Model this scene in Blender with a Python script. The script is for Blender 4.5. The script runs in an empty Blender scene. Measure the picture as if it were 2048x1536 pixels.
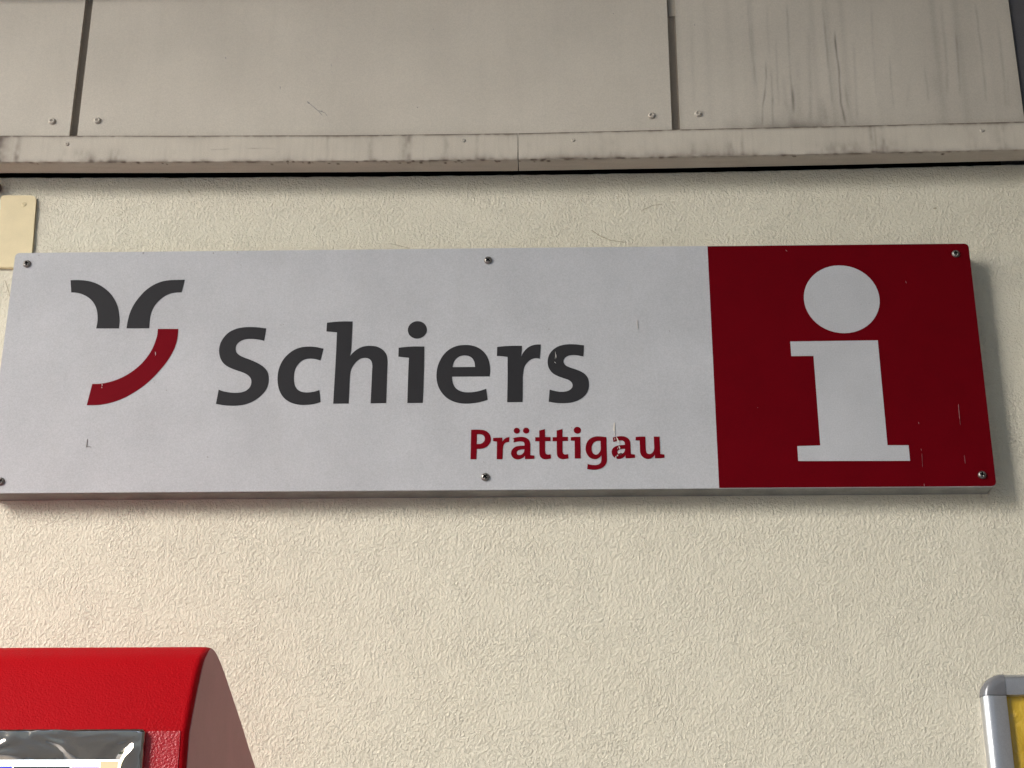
import bpy, bmesh, json, math, random
import numpy as np
from mathutils import Vector, Matrix
from mathutils.geometry import tessellate_polygon

sc = bpy.context.scene
# ---------------------------------------------------------------- camera
cd = bpy.data.cameras.new('camera'); cam = bpy.data.objects.new('camera', cd); sc.collection.objects.link(cam); sc.camera = cam
PITCH, YAW, ROLL = .40423, -.02604, .00205
cp, sp_, cy, sy = math.cos(PITCH), math.sin(PITCH), math.cos(YAW), math.sin(YAW)
fwd = Vector((sy * cp, cy * cp, sp_)); r0 = Vector((cy, -sy, 0)); u0 = r0.cross(fwd)
rt = math.cos(ROLL) * r0 + math.sin(ROLL) * u0; up = -math.sin(ROLL) * r0 + math.cos(ROLL) * u0
mw = Matrix((rt, up, -fwd)).transposed().to_4x4(); mw.translation = (.07935, -1.93629, 1.6); cam.matrix_world = mw
cd.sensor_width = 36; cd.lens = 36 * 3420.14 / 2048; cd.clip_start = .05; cd.clip_end = 500

# ---------------------------------------------------------------- daylight: hazy sun low at the left, coming in under the added canopy
SUN_EL, SUN_AZ = math.radians(31), math.radians(44)        # azimuth measured to the left of straight out from the wall
w = bpy.data.worlds.new('World'); sc.world = w; w.use_nodes = True
nt = w.node_tree; bg = nt.nodes['Background']; sky = nt.nodes.new('ShaderNodeTexSky'); sky.sky_type = 'NISHITA'; sky.sun_disc = False
sky.sun_elevation = SUN_EL; sky.sun_rotation = math.pi + SUN_AZ; sky.air_density = 1.2; sky.dust_density = 1.2
nt.links.new(sky.outputs['Color'], bg.inputs['Color']); bg.inputs['Strength'].default_value = .15
sd = bpy.data.lights.new('sun', 'SUN'); sun = bpy.data.objects.new('sun', sd); sc.collection.objects.link(sun)
sd.energy = 1.7; sd.angle = math.radians(33); sd.color = (1, .985, .955)
to_sun = Vector((-math.sin(SUN_AZ) * math.cos(SUN_EL), -math.cos(SUN_AZ) * math.cos(SUN_EL), math.sin(SUN_EL)))
sun.rotation_euler = to_sun.to_track_quat('Z', 'Y').to_euler(); sun.location = (-3, -4, 4)
vs = sc.view_settings; vs.view_transform = 'Standard'; vs.look = 'None'; vs.gamma = 1; vs.use_curve_mapping = False
vs.exposure = 1.86

sc.cycles.use_light_tree = False; sc.cycles.use_adaptive_sampling = False; sc.cycles.denoising_prefilter = 'NONE'

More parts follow.
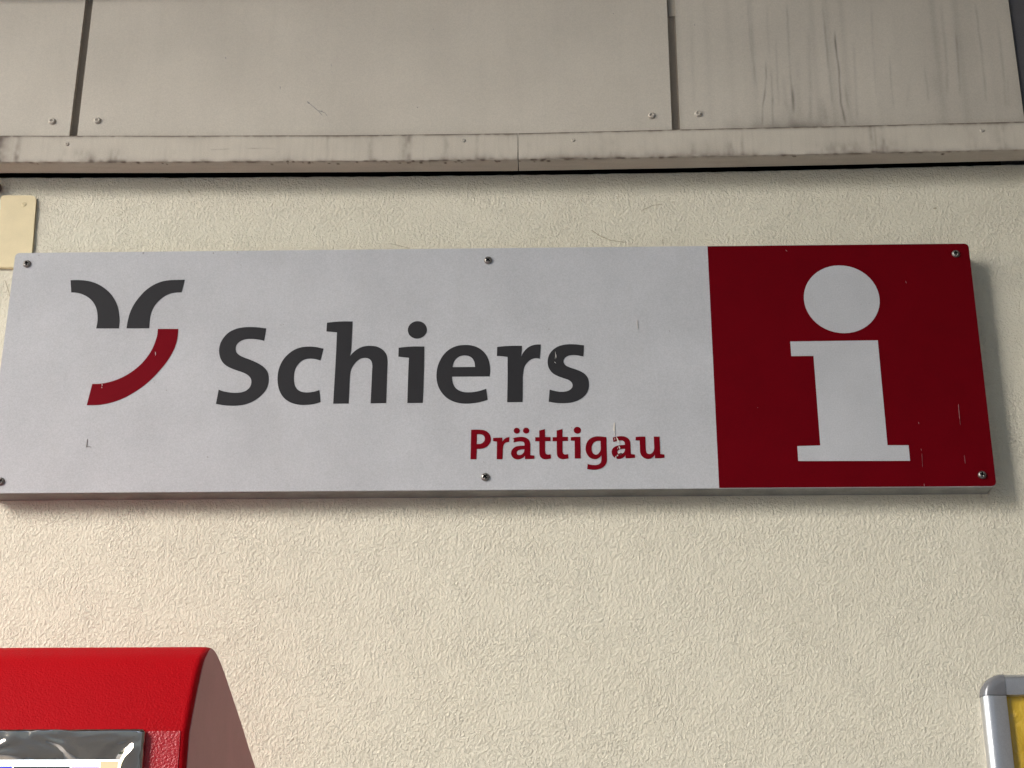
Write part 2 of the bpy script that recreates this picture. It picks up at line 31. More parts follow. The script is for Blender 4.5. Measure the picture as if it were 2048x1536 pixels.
# tuning values for the setting
WALLC = (.71, .655, .525); WALLB = .00105; CLADC = (.565, .505, .425); LEDGEC = (.565, .505, .42); SIGNC = (.455, .452, .463)
CANY = -1.35; CANZ = 3.9; WINGX = 1.05; WINGY = -2.6; KIOX = -3.75; KIOY = -4.2; SCRE = .8
DATA = json.loads(r"""{"letters":[{"m":"g","c":[[[-0.27476,0.21356,1],[-0.27632,0.19684,1],[-0.28332,0.19857,0],[-0.29355,0.19963,0],[-0.30148,0.19867,0],[-0.30708,0.19555,0],[-0.31028,0.19121,0],[-0.31084,0.18646,0],[-0.30966,0.1817,0],[-0.30593,0.17771,0],[-0.29993,0.1745,0],[-0.29103,0.17087,0],[-0.28135,0.16606,0],[-0.27381,0.1605,0],[-0.26948,0.1542,0],[-0.26778,0.14715,0],[-0.26788,0.13897,0],[-0.2706,0.13046,0],[-0.27659,0.12277,0],[-0.28478,0.11628,0],[-0.29453,0.11212,0],[-0.30514,0.11052,0],[-0.31587,0.11076,0],[-0.32308,0.1116,0],[-0.33019,0.11304,1],[-0.3282,0.13174,1],[-0.32216,0.12951,0],[-0.31416,0.12789,0],[-0.30553,0.12743,0],[-0.29843,0.12838,0],[-0.29288,0.13143,0],[-0.28959,0.13606,0],[-0.28878,0.14149,0],[-0.28986,0.14618,0],[-0.29337,0.1505,0],[-0.29935,0.15408,0],[-0.30895,0.15769,0],[-0.31713,0.16129,0],[-0.32395,0.16607,0],[-0.32836,0.1724,0],[-0.3308,0.17953,0],[-0.33137,0.18665,0],[-0.33023,0.19418,0],[-0.32675,0.2017,0],[-0.32102,0.20843,0],[-0.3126,0.21314,0],[-0.30399,0.21521,0],[-0.29382,0.21567,0],[-0.28431,0.21502,0]]],"d":[]},{"m":"g","c":[[[-0.20243,0.18542,1],[-0.20539,0.16952,1],[-0.21168,0.17147,0],[-0.21821,0.17232,0],[-0.22465,0.17128,0],[-0.22955,0.16833,0],[-0.23362,0.16327,0],[-0.23615,0.15663,0],[-0.23697,0.14882,0],[-0.23635,0.14103,0],[-0.2343,0.13479,0],[-0.23048,0.1301,0],[-0.22535,0.12774,0],[-0.21888,0.12706,0],[-0.21177,0.128,0],[-0.205,0.13003,1],[-0.2027,0.11426,1],[-0.2103,0.11202,0],[-0.2188,0.11094,0],[-0.22736,0.11093,0],[-0.23601,0.11278,0],[-0.24335,0.11646,0],[-0.24937,0.12214,0],[-0.25374,0.12992,0],[-0.25617,0.13887,0],[-0.25697,0.14666,0],[-0.25659,0.15525,0],[-0.25454,0.16385,0],[-0.25067,0.17207,0],[-0.24525,0.17872,0],[-0.23831,0.18418,0],[-0.2298,0.18751,0],[-0.22116,0.18837,0],[-0.21245,0.18774,0]]],"d":[]},{"m":"g","c":[[[-0.19964,0.22064,1],[-0.19023,0.22166,0],[-0.17934,0.2222,0],[-0.16783,0.22192,1],[-0.16807,0.20355,1],[-0.16817,0.18768,0],[-0.16843,0.18136,0],[-0.16934,0.17506,1],[-0.16605,0.17937,0],[-0.16187,0.18327,0],[-0.15622,0.18678,0],[-0.14978,0.18846,0],[-0.14401,0.18864,0],[-0.13748,0.18778,0],[-0.13161,0.18496,0],[-0.12716,0.18097,0],[-0.1241,0.17542,0],[-0.12302,0.16834,0],[-0.12295,0.16128,1],[-0.12301,0.11224,1],[-0.1418,0.11217,1],[-0.14159,0.13495,1],[-0.14145,0.15597,0],[-0.14142,0.16145,0],[-0.1424,0.16695,0],[-0.14482,0.17051,0],[-0.14849,0.17235,0],[-0.1521,0.17254,0],[-0.15638,0.1714,0],[-0.16058,0.16829,0],[-0.16435,0.16323,0],[-0.16701,0.15777,0],[-0.16813,0.15153,0],[-0.16843,0.14452,1],[-0.16844,0.11217,1],[-0.18732,0.11218,1],[-0.18693,0.14468,1],[-0.18664,0.17996,1],[-0.18671,0.20732,1],[-0.19328,0.20818,0],[-0.19984,0.20881,1]]],"d":[]},{"m":"g","c":[[[-0.10985,0.1857,1],[-0.10208,0.18665,0],[-0.09128,0.18726,0],[-0.07815,0.18706,1],[-0.07795,0.15539,1],[-0.07841,0.11217,1],[-0.09726,0.11218,1],[-0.0971,0.15557,1],[-0.0968,0.17218,1],[-0.10316,0.17302,0],[-0.10987,0.17387,1]]],"d":[[-0.08734,0.20977,0.01181]]},{"m":"g","c":[[[0.00228,0.14648,1],[-0.04364,0.14657,1],[-0.04333,0.14235,0],[-0.04181,0.13652,0],[-0.03876,0.13133,0],[-0.03396,0.12774,0],[-0.0286,0.12596,0],[-0.02266,0.12552,0],[-0.01614,0.12598,0],[-0.00963,0.12734,0],[-0.00164,0.13003,1],[0.00013,0.11556,1],[-0.00772,0.11307,0],[-0.01658,0.11142,0],[-0.02544,0.11079,0],[-0.03433,0.11157,0],[-0.04266,0.11433,0],[-0.04984,0.11888,0],[-0.05589,0.12568,0],[-0.06021,0.1341,0],[-0.06228,0.14317,0],[-0.06246,0.15226,0],[-0.06119,0.16071,0],[-0.05846,0.16852,0],[-0.0544,0.17569,0],[-0.0491,0.18154,0],[-0.04257,0.18576,0],[-0.0354,0.18812,0],[-0.02761,0.18871,0],[-0.02039,0.18798,0],[-0.01377,0.18581,0],[-0.00774,0.18181,0],[-0.0026,0.17585,0],[0.00075,0.16862,0],[0.00248,0.16077,0],[0.00289,0.15296,0]],[[-0.04306,0.15911,1],[-0.04223,0.1638,0],[-0.03992,0.169,0],[-0.03638,0.17257,0],[-0.03162,0.17449,0],[-0.02683,0.17464,0],[-0.02202,0.17309,0],[-0.01839,0.16978,0],[-0.01625,0.16486,0],[-0.01559,0.15912,1]]],"d":[]},{"m":"g","c":[[[0.01126,0.18562,1],[0.01875,0.18647,0],[0.02954,0.18703,0],[0.04188,0.18684,1],[0.04152,0.17995,0],[0.04062,0.17209,1],[0.04272,0.17666,0],[0.04631,0.18187,0],[0.05051,0.18545,0],[0.0553,0.18757,0],[0.0601,0.18845,0],[0.06489,0.1884,1],[0.06361,0.16959,1],[0.05884,0.17009,0],[0.05465,0.16935,0],[0.05047,0.16677,0],[0.04688,0.16257,0],[0.04449,0.1577,0],[0.0433,0.15187,0],[0.0427,0.14474,0],[0.04269,0.13633,1],[0.04238,0.11224,1],[0.02377,0.11228,1],[0.02426,0.1462,1],[0.02407,0.17225,1],[0.0182,0.17309,0],[0.01102,0.17368,1]]],"d":[]},{"m":"g","c":[[[0.11773,0.18677,1],[0.11686,0.1719,1],[0.1102,0.1734,0],[0.10424,0.17392,0],[0.09885,0.17318,0],[0.09465,0.17061,0],[0.09259,0.16703,0],[0.09291,0.16344,0],[0.09514,0.16017,0],[0.09987,0.15752,0],[0.10698,0.15486,0],[0.11348,0.15187,0],[0.11877,0.14794,0],[0.12195,0.14273,0],[0.12303,0.13626,0],[0.12252,0.12983,0],[0.12017,0.12342,0],[0.11536,0.11769,0],[0.10881,0.11359,0],[0.10052,0.1111,0],[0.09108,0.11042,0],[0.08223,0.11094,0],[0.07398,0.11242,1],[0.07527,0.12831,1],[0.08117,0.12653,0],[0.08767,0.12531,0],[0.09359,0.12545,0],[0.09893,0.12714,0],[0.10223,0.13033,0],[0.10316,0.13386,0],[0.10201,0.13742,0],[0.09849,0.14068,0],[0.09199,0.14332,0],[0.08549,0.14597,0],[0.07957,0.14959,0],[0.07545,0.15482,0],[0.0734,0.16069,0],[0.07314,0.16722,0],[0.07468,0.17374,0],[0.0783,0.1796,0],[0.08402,0.18447,0],[0.09063,0.18723,0],[0.09843,0.18841,0],[0.1074,0.18819,0]]],"d":[]},{"m":"r","c":[[[-0.01954,0.07663,1],[-0.01273,0.07673,0],[-0.00802,0.07654,0],[-0.00332,0.07569,0],[0.00046,0.07359,0],[0.00306,0.07029,0],[0.00426,0.06626,0],[0.00429,0.06274,0],[0.00314,0.05923,0],[0.00059,0.05574,0],[-0.00313,0.05327,0],[-0.0078,0.05206,0],[-0.01248,0.05194,1],[-0.01272,0.03877,1],[-0.01981,0.03882,1]],[[-0.01243,0.07092,1],[-0.00891,0.07089,0],[-0.00562,0.06986,0],[-0.00349,0.06758,0],[-0.00285,0.0648,0],[-0.00367,0.0618,0],[-0.00599,0.05931,0],[-0.00926,0.05823,0],[-0.01254,0.0581,1]]],"d":[]},{"m":"r","c":[[[0.00698,0.06583,1],[0.01223,0.06619,0],[0.01823,0.06625,1],[0.01797,0.06112,1],[0.02021,0.06412,0],[0.02302,0.06611,0],[0.02667,0.06698,1],[0.02631,0.06056,1],[0.0235,0.06048,0],[0.02117,0.05909,0],[0.01954,0.05635,0],[0.01885,0.0526,0],[0.01864,0.0476,1],[0.01844,0.03863,1],[0.01145,0.03869,1],[0.01161,0.05065,1],[0.01156,0.06117,1],[0.0071,0.06181,1]]],"d":[]},{"m":"r","c":[[[0.03061,0.06529,1],[0.0352,0.06651,0],[0.04035,0.06697,0],[0.04504,0.06643,0],[0.04878,0.06439,0],[0.05088,0.06136,0],[0.05158,0.05735,0],[0.05166,0.05134,1],[0.05164,0.04361,1],[0.05658,0.04292,1],[0.05643,0.03884,1],[0.0506,0.03854,0],[0.04524,0.03853,1],[0.04525,0.04291,1],[0.04361,0.04093,0],[0.04035,0.03896,0],[0.03662,0.03824,0],[0.03289,0.03902,0],[0.03009,0.04153,0],[0.02868,0.04503,0],[0.02891,0.04852,0],[0.03077,0.052,0],[0.03427,0.05448,0],[0.03895,0.05549,0],[0.04465,0.05565,1],[0.04456,0.05841,0],[0.0434,0.06042,0],[0.04082,0.06119,0],[0.03661,0.06108,0],[0.03169,0.06001,1]],[[0.04465,0.051,1],[0.04082,0.05083,0],[0.03755,0.04995,0],[0.03559,0.04797,0],[0.03545,0.04597,0],[0.03662,0.04422,0],[0.03895,0.0437,0],[0.04175,0.04468,0],[0.04385,0.04716,0]]],"d":[[0.03543,0.07507,0.00375],[0.04669,0.07508,0.00375]]},{"m":"r","c":[[[0.06236,0.07496,1],[0.06931,0.07682,1],[0.06935,0.06664,1],[0.07595,0.06659,1],[0.07582,0.06142,1],[0.06932,0.06122,1],[0.06925,0.05021,1],[0.06947,0.04721,0],[0.07039,0.04496,0],[0.07225,0.0441,0],[0.07589,0.04427,1],[0.07641,0.03909,1],[0.07221,0.03832,0],[0.06849,0.03825,0],[0.06523,0.03952,0],[0.06315,0.04227,0],[0.06247,0.04676,0],[0.06236,0.05276,1],[0.06239,0.06117,1],[0.05748,0.06121,1],[0.0575,0.06643,1],[0.06232,0.0664,1]]],"d":[]},{"m":"r","c":[[[0.0833,0.07489,1],[0.09025,0.07675,1],[0.09025,0.06657,1],[0.09685,0.06652,1],[0.0967,0.06135,1],[0.0902,0.06115,1],[0.09009,0.05014,1],[0.09029,0.04715,0],[0.0912,0.0449,0],[0.09306,0.04404,0],[0.0967,0.04421,1],[0.0972,0.03903,1],[0.093,0.03826,0],[0.08928,0.03819,0],[0.08603,0.03946,0],[0.08396,0.04221,0],[0.0833,0.0467,0],[0.08321,0.0527,1],[0.08328,0.06111,1],[0.07837,0.06115,1],[0.07841,0.06637,1],[0.08323,0.06633,1]]],"d":[]},{"m":"r","c":[[[0.10009,0.06609,1],[0.10562,0.0664,0],[0.11161,0.0665,1],[0.11165,0.03892,1],[0.10457,0.03887,1],[0.10471,0.06144,1],[0.10004,0.06173,1]]],"d":[[0.10817,0.07509,0.00436]]},{"m":"r","c":[[[0.14278,0.0659,1],[0.14279,0.04963,1],[0.14293,0.03818,0],[0.14238,0.03372,0],[0.1402,0.02927,0],[0.13667,0.02658,0],[0.132,0.02488,0],[0.12643,0.02443,0],[0.11911,0.02537,1],[0.11982,0.0318,1],[0.12375,0.03063,0],[0.12792,0.03026,0],[0.13211,0.03082,0],[0.13493,0.03278,0],[0.13616,0.03624,0],[0.13642,0.04271,1],[0.13413,0.03999,0],[0.13038,0.03803,0],[0.12665,0.03791,0],[0.12296,0.03958,0],[0.11976,0.04333,0],[0.11797,0.04783,0],[0.11766,0.05233,0],[0.11858,0.05732,0],[0.12098,0.06181,0],[0.12477,0.06504,0],[0.12995,0.06676,0],[0.13556,0.06682,0]],[[0.13568,0.06109,1],[0.13265,0.06112,0],[0.12937,0.06024,0],[0.12652,0.05776,0],[0.12516,0.05427,0],[0.12501,0.05077,0],[0.12564,0.04677,0],[0.12769,0.04427,0],[0.13001,0.0435,0],[0.13235,0.04448,0],[0.13473,0.04745,0],[0.13573,0.05069,0],[0.13571,0.05468,1]]],"d":[]},{"m":"r","c":[[[0.15043,0.06519,1],[0.15537,0.06646,0],[0.16052,0.06692,0],[0.16517,0.06623,0],[0.16885,0.06394,0],[0.17087,0.06041,0],[0.17137,0.0564,0],[0.17135,0.05191,1],[0.17162,0.04403,1],[0.17648,0.04329,1],[0.17637,0.03917,1],[0.17055,0.03871,0],[0.16507,0.03861,1],[0.16507,0.04258,1],[0.16315,0.04026,0],[0.15985,0.0383,0],[0.15613,0.03798,0],[0.15244,0.03935,0],[0.14972,0.04235,0],[0.14863,0.0461,0],[0.14917,0.04958,0],[0.15133,0.05256,0],[0.15511,0.05463,0],[0.15932,0.0554,0],[0.16469,0.05571,1],[0.16452,0.05846,0],[0.1634,0.06047,0],[0.16086,0.06139,0],[0.15712,0.06127,0],[0.15102,0.05972,1]],[[0.16471,0.05086,1],[0.16061,0.05059,0],[0.15732,0.04952,0],[0.15551,0.04754,0],[0.15583,0.04529,0],[0.15766,0.04379,0],[0.15952,0.04377,0],[0.16234,0.04524,0],[0.16402,0.04747,0]]],"d":[]},{"m":"r","c":[[[0.17777,0.06577,1],[0.18292,0.06619,0],[0.18936,0.06618,1],[0.18937,0.05177,1],[0.18963,0.04777,0],[0.19071,0.04503,0],[0.193,0.04386,0],[0.19581,0.04449,0],[0.19821,0.04696,0],[0.19935,0.05069,0],[0.19942,0.05618,1],[0.1994,0.0661,1],[0.20635,0.06605,1],[0.20644,0.05413,1],[0.20657,0.04376,1],[0.21147,0.04302,1],[0.21133,0.0389,1],[0.20538,0.03845,0],[0.19994,0.03834,1],[0.19994,0.04271,1],[0.198,0.04024,0],[0.19469,0.03818,0],[0.19096,0.03771,0],[0.18728,0.03884,0],[0.18434,0.04159,0],[0.18281,0.04534,0],[0.18249,0.05032,1],[0.18241,0.06122,1],[0.17752,0.06136,1]]],"d":[]}],"logo":[{"m":"g","c":[[[-0.52569,0.28289,1],[-0.51429,0.28294,0],[-0.50291,0.28149,0],[-0.49212,0.27781,0],[-0.48189,0.27149,0],[-0.47312,0.26342,0],[-0.46665,0.25409,0],[-0.46216,0.24437,0],[-0.45951,0.23295,0],[-0.45846,0.22421,0],[-0.45828,0.21551,1],[-0.48668,0.21579,1],[-0.48601,0.22362,0],[-0.4863,0.2306,0],[-0.48795,0.23937,0],[-0.49112,0.2473,0],[-0.49621,0.2544,0],[-0.50318,0.2602,0],[-0.51074,0.26382,0],[-0.51732,0.26548,0],[-0.52295,0.26581,1]]],"d":[]},{"m":"g","c":[[[-0.38129,0.28187,1],[-0.38393,0.26452,1],[-0.39094,0.26433,0],[-0.39801,0.2629,0],[-0.40564,0.25874,0],[-0.41227,0.2522,0],[-0.41719,0.24435,0],[-0.41998,0.23518,0],[-0.42075,0.22558,0],[-0.4205,0.21531,1],[-0.44879,0.21559,1],[-0.44814,0.22585,0],[-0.44606,0.23807,0],[-0.44223,0.24856,0],[-0.43671,0.25818,0],[-0.42952,0.26739,0],[-0.42057,0.27483,0],[-0.41056,0.2796,0],[-0.40032,0.28154,0],[-0.38993,0.28187,0]]],"d":[]},{"m":"r","c":[[[-0.40956,0.21426,1],[-0.38413,0.214,1],[-0.38421,0.20306,0],[-0.38557,0.19272,0],[-0.38875,0.18244,0],[-0.39432,0.17065,0],[-0.40203,0.15892,0],[-0.41116,0.14726,0],[-0.4211,0.13721,0],[-0.43324,0.12799,0],[-0.44552,0.12073,0],[-0.4587,0.11582,0],[-0.47278,0.11301,0],[-0.48818,0.1126,1],[-0.48413,0.14065,1],[-0.47549,0.14081,0],[-0.46625,0.14229,0],[-0.45644,0.14532,0],[-0.44607,0.15031,0],[-0.43655,0.15688,0],[-0.42787,0.16505,0],[-0.42072,0.17444,0],[-0.4151,0.18507,0],[-0.41165,0.19575,0],[-0.40987,0.2049,0]]],"d":[]}],"info":[{"m":"w","c":[[[0.36985,0.18941,1],[0.47638,0.18999,1],[0.47668,0.0527,1],[0.50154,0.0525,1],[0.5016,0.03276,1],[0.3697,0.03354,1],[0.36969,0.05244,1],[0.39711,0.0531,1],[0.39685,0.16993,1],[0.36989,0.16996,1]]],"d":[[0.43668,0.24654,0.04648]]}],"red_x":0.27457,"screws":[[-0.58363,0.30651],[-0.00077,0.30498],[0.58273,0.30756],[-0.0019,0.01613],[0.58456,0.01434],[-0.58214,0.01467]],"marks":[[[[-0.57035,0.31857],[-0.56891,0.31734]],0.0005,"d"],[[[-0.37657,0.29706],[-0.37518,0.29584]],0.0005,"d"],[[[-0.31258,0.30238],[-0.31121,0.30116]],0.0005,"d"],[[[-0.31804,0.31986],[-0.31666,0.31863]],0.0005,"d"],[[[-0.25724,0.21873],[-0.2559,0.21755]],0.0005,"d"],[[[-0.25452,0.21941],[-0.25318,0.21822]],0.0005,"d"],[[[-0.40955,0.14567],[-0.40819,0.14452]],0.0005,"d"],[[[-0.40827,0.14293],[-0.40691,0.14178]],0.0005,"d"],[[[-0.39266,0.1319],[-0.3913,0.13076]],0.0005,"d"],[[[-0.48389,0.04397],[-0.48254,0.04286]],0.0005,"d"],[[[-0.33606,0.04459],[-0.33475,0.04348]],0.0005,"d"],[[[-0.41751,0.23441],[-0.41612,0.23322]],0.0005,"d"],[[[-0.48283,0.06841],[-0.4831,0.06288],[-0.48317,0.05737]],0.00028,"d"],[[[-0.48443,0.05958],[-0.47702,0.05798]],0.00025,"d"],[[[-0.40997,0.18305],[-0.40931,0.17774]],0.00044,"w"],[[[-0.47219,0.14077],[-0.47167,0.13759]],0.00095,"w"],[[[-0.47201,0.13668],[-0.47162,0.13486]],0.00063,"w"],[[[-0.43776,0.31951],[-0.43635,0.32071]],0.00095,"d"],[[[-0.34872,0.3185],[-0.34729,0.3197]],0.00095,"d"],[[[0.08248,0.1789],[0.08304,0.17366],[0.0821,0.16844]],0.00047,"w"],[[[0.08306,0.17562],[0.0839,0.16973]],0.00032,"w"],[[[0.08118,0.16518],[0.08325,0.16288]],0.00041,"w"],[[[0.15249,0.08472],[0.15252,0.08169],[0.15195,0.07715],[0.1526,0.07261]],0.00076,"c"],[[[0.15258,0.07161],[0.15259,0.06758]],0.00057,"c"],[[[0.15466,0.06606],[0.15665,0.06103],[0.15798,0.05801]],0.00076,"c"],[[[0.15277,0.06507],[0.15292,0.06156]],0.00057,"w"],[[[0.15743,0.05451],[0.15873,0.05001]],0.00142,"w"],[[[0.15576,0.05253],[0.15593,0.05003]],0.00047,"w"],[[[0.16095,0.04526],[0.15859,0.04378],[0.15787,0.04304]],0.00126,"k"],[[[0.15624,0.04305],[0.1548,0.04107]],0.00095,"w"],[[[0.15365,0.04158],[0.15337,0.03934],[0.15403,0.0376]],0.00082,"w"],[[[0.15865,0.04652],[0.15674,0.04454]],0.00095,"c"],[[[0.03122,0.06504],[0.03193,0.06101]],0.0005,"w"],[[[0.03169,0.06528],[0.03239,0.06151]],0.00032,"k"],[[[0.37169,0.31568],[0.37368,0.31325]],0.00057,"p"],[[[0.51734,0.27065],[0.51808,0.2671]],0.00057,"p"],[[[0.32514,0.1028],[0.3257,0.1019]],0.00057,"p"],[[[0.51599,0.08239],[0.51634,0.07952]],0.00057,"p"],[[[0.51569,0.04804],[0.51646,0.04543]],0.00057,"p"],[[[0.56583,0.10519],[0.56533,0.09411],[0.56546,0.08528]],0.00063,"p"],[[[0.56546,0.08528],[0.56549,0.07758]],0.00044,"q"],[[[0.56608,0.0394],[0.56619,0.0286]],0.00063,"q"],[[[0.51634,0.04195],[0.51556,0.02467]],0.00032,"q"],[[[0.51528,0.00429],[0.51569,2e-05]],0.00063,"p"],[[[0.05474,0.20988],[0.05593,0.20523]],0.00079,"w"],[[[0.1836,0.22122],[0.18385,0.20794]],0.00088,"w"],[[[0.22271,0.20524],[0.2236,0.2049]],0.00063,"d"],[[[0.07459,0.20968],[0.07549,0.20868]],0.00063,"d"],[[[-0.00458,0.03575],[-0.00369,0.0345]],0.00063,"d"],[[[0.10071,0.07876],[0.10188,0.07812]],0.00063,"d"]],"ledge_top":[[-0.74036,2.76963],[-0.63546,2.76843],[-0.40692,2.76526],[-0.1798,2.76294],[0.03702,2.76284],[0.23754,2.76571],[0.46291,2.76822],[0.67983,2.77142],[0.84522,2.77412]],"ledge_bot":[[-0.73471,2.729],[-0.63057,2.72787],[-0.40375,2.72544],[-0.17826,2.72376],[0.03704,2.72294],[0.23608,2.72431],[0.45975,2.72644],[0.67501,2.72925],[0.83908,2.73133]],"wall_top":[[-0.74874,2.73026],[-0.64285,2.72929],[-0.41213,2.72651],[-0.18281,2.72501],[0.03616,2.72491],[0.23859,2.72545],[0.46614,2.72856],[0.68518,2.73205],[0.85221,2.73508]],"ledge_under":[[-0.74431,2.72956],[-0.63896,2.72836],[-0.40946,2.72558],[-0.18135,2.72377],[0.03644,2.72284],[0.23777,2.72418],[0.46405,2.72659],[0.68183,2.72969],[0.84786,2.73218]],"joint_x":0.03703,"groove":[[[-0.5472,2.98414],[-0.54788,2.77267],[-0.53665,2.98397],[-0.53738,2.77252]],[[0.23636,2.97135],[0.23468,2.77105],[0.24796,2.97116],[0.24511,2.77091]]],"panel_right":[[0.68795,2.96398],[0.68744,2.77606]],"panel_rivets":[[-0.57209,2.79346],[-0.51261,2.79378],[0.20984,2.79118],[0.27003,2.79314]],"ledge_rivets":[[-0.54644,2.75425],[-0.03307,2.7526],[0.10764,2.75145],[0.63012,2.75849]],"strip_z":2.94962,"streaks":[[[[0.34313,2.96961],[0.34297,2.90179],[0.3489,2.825]],0.00043,0.18],[[[0.36183,2.87748],[0.3613,2.8484],[0.35425,2.80154],[0.35157,2.77325]],0.00054,0.55],[[[0.36792,2.86678],[0.36743,2.81952],[0.36591,2.77433]],0.00065,0.3],[[[0.36735,2.82213],[0.36731,2.80601]],0.00065,0.7],[[[0.39536,2.96876],[0.39347,2.90102],[0.39273,2.83482],[0.39439,2.79064]],0.00065,0.3],[[[0.37743,2.91469],[0.37469,2.80384]],0.00065,0.2],[[[0.44185,2.968],[0.44314,2.8736],[0.44477,2.80285]],0.00075,0.22],[[[0.45562,2.9229],[0.45529,2.90274],[0.45628,2.8549],[0.45506,2.80788],[0.45917,2.77433]],0.00054,0.6],[[[0.45533,2.91886],[0.45506,2.88405]],0.00065,0.4],[[[0.4199,2.92752],[0.41786,2.82923],[0.41442,2.77751]],0.00129,0.22],[[[0.47901,2.90505],[0.47568,2.81797],[0.47443,2.78181]],0.00097,0.22],[[[0.52377,2.883],[0.52286,2.84602],[0.52241,2.79659]],0.00065,0.3],[[[0.50639,2.96694],[0.50325,2.88598],[0.50214,2.81759]],0.00065,0.13],[[[0.56841,2.86642],[0.56835,2.80627]],0.00065,0.2],[[[0.59904,2.96543],[0.59795,2.88453],[0.59351,2.81628]],0.00097,0.2],[[[0.61418,2.92445],[0.61199,2.85785],[0.61,2.81604]],0.00065,0.28],[[[0.64416,2.9647],[0.64466,2.88382],[0.64252,2.80522]],0.00075,0.25],[[[0.67049,2.93707],[0.66918,2.84387],[0.66701,2.79455]],0.00086,0.2],[[[0.394,2.83742],[0.39373,2.79065]],0.00097,0.4],[[[0.46289,2.83904],[0.46419,2.7974]],0.00086,0.25],[[[0.3837,2.8507],[0.38386,2.79853]],0.00108,0.2],[[[0.40383,2.88749],[0.40049,2.78284]],0.00194,0.12],[[[0.43043,2.81862],[0.43416,2.77724]],0.00237,0.3],[[[0.36781,2.96372],[0.36741,2.8774]],0.00065,0.15],[[[0.54766,2.84566],[0.53887,2.79635]],0.00086,0.12],[[[0.57987,2.85833],[0.58142,2.81645]],0.00237,0.12],[[[0.44335,2.94069],[0.44295,2.8551]],0.00054,0.15],[[[0.38401,2.81928],[0.39232,2.77525]],0.00215,0.15],[[[0.67446,2.85166],[0.67029,2.79451]],0.00065,0.12],[[[0.26721,2.94895],[0.2649,2.80539]],0.00108,0.1],[[[0.4565,2.79751],[0.45917,2.77433]],0.00108,0.4],[[[0.34623,2.94224],[0.34503,2.83551]],0.00086,0.12]],"fascia_marks":[[[[-0.23932,2.81933],[-0.23519,2.81544]],0.00095],[[[-0.23519,2.81544],[-0.22285,2.80382],[-0.21795,2.79691]],0.00032],[[[-0.22423,2.80537],[-0.21489,2.80143],[-0.21138,2.79606]],0.00028],[[[-0.22154,2.8038],[-0.21765,2.80451]],0.00063],[[[-0.35122,2.88999],[-0.35034,2.88683]],0.00063],[[[-0.21037,2.87768],[-0.20947,2.87221]],0.00038],[[[-0.2085,2.86518],[-0.20844,2.86363]],0.00038],[[[-0.27612,2.84369],[-0.27512,2.83751]],0.0005],[[[-0.09491,2.80888],[-0.09356,2.80734]],0.00063],[[[-0.07645,2.93],[-0.0751,2.92918]],0.0005],[[[0.16342,2.95089],[0.16473,2.95007]],0.0005],[[[0.27108,2.93246],[0.27161,2.92928]],0.0005]],"wall_marks":[[[[-0.39416,2.70634],[-0.38995,2.70258]],0.00126],[[[-0.40427,2.7184],[-0.40218,2.71688]],0.00095],[[[-0.3941,2.68855],[-0.39274,2.68779]],0.00095],[[[-0.38159,2.68691],[-0.38023,2.68616]],0.00063],[[[0.12964,2.64205],[0.14098,2.63324],[0.15488,2.6266],[0.17265,2.62352]],0.0005],[[[0.11685,2.68818],[0.11935,2.68227]],0.00041],[[[0.22051,2.628],[0.22145,2.61793]],0.00041],[[[0.56731,2.66804],[0.57246,2.66871]],0.00126],[[[0.10811,2.659],[0.11066,2.65824]],0.00063],[[[-0.1276,2.62552],[-0.11467,2.62177],[-0.10177,2.61802]],0.00038],[[[0.19624,2.67034],[0.20926,2.67677],[0.22217,2.67881]],0.00032],[[[-0.61827,2.57865],[-0.61102,2.56083],[-0.60492,2.54173]],0.00035],[[[0.09009,2.65339],[0.09136,2.65192]],0.00063],[[[0.34296,2.67076],[0.34356,2.67002]],0.00063],[[[-0.4306,2.26931],[-0.42867,2.26803]],0.00095]],"plate":[[-0.67484,2.67939],[-0.63459,2.67891],[-0.63714,2.70011],[-0.58987,2.69937],[-0.58544,2.59375],[-0.66398,2.59426]],"plate_screw":[-0.60503,2.68593],"knob":[-0.63999,2.70893],"knob_r":0.0055,"machine_x":-0.239,"machine_prof":[[-0.4598,1.8747],[-0.4593,1.8998],[-0.459,1.9059],[-0.4492,1.9284],[-0.438,1.9503],[-0.4232,1.9751],[-0.4109,1.9862],[-0.3956,1.9958],[-0.3816,1.9985],[-0.366,1.9979],[-0.3399,1.994],[-0.3043,1.9857],[-0.2617,1.9749],[-0.2173,1.9636],[-0.1704,1.9502],[-0.1219,1.9378]],"bezel_out":[[-0.40265,1.90628],[-0.27877,1.90608],[-0.27492,1.90434],[-0.27442,1.87364]],"bezel_in":[[-0.40287,1.88295],[-0.31182,1.88011],[-0.29518,1.87898]],"poster_tl":[[0.55981,2.03671],[0.58269,2.06159],[0.60967,2.06153],[0.56083,1.95507]],"poster_in":[[0.58722,2.0366],[0.60679,2.03653],[0.58751,1.955]]}""")
# ---------------------------------------------------------------- helpers
COL = sc.collection
ZO = 2.28133          # height of the sign's lower edge above the platform
SW, SH = 1.2, 0.32224

def link(o, parent=None):
    COL.objects.link(o)
    if parent: o.parent = parent
    return o

def tag(o, label=None, cat=None, group=None, kind=None):
    if label: o['label'] = label
    if cat: o['category'] = cat
    if group: o['group'] = group
    if kind: o['kind'] = kind
    return o

def empty(name, loc, label, cat, group=None):
    o = bpy.data.objects.new(name, None); o.location = loc; o.empty_display_size = .05
    link(o); tag(o, label, cat, group); bpy.context.view_layer.update()
    return o

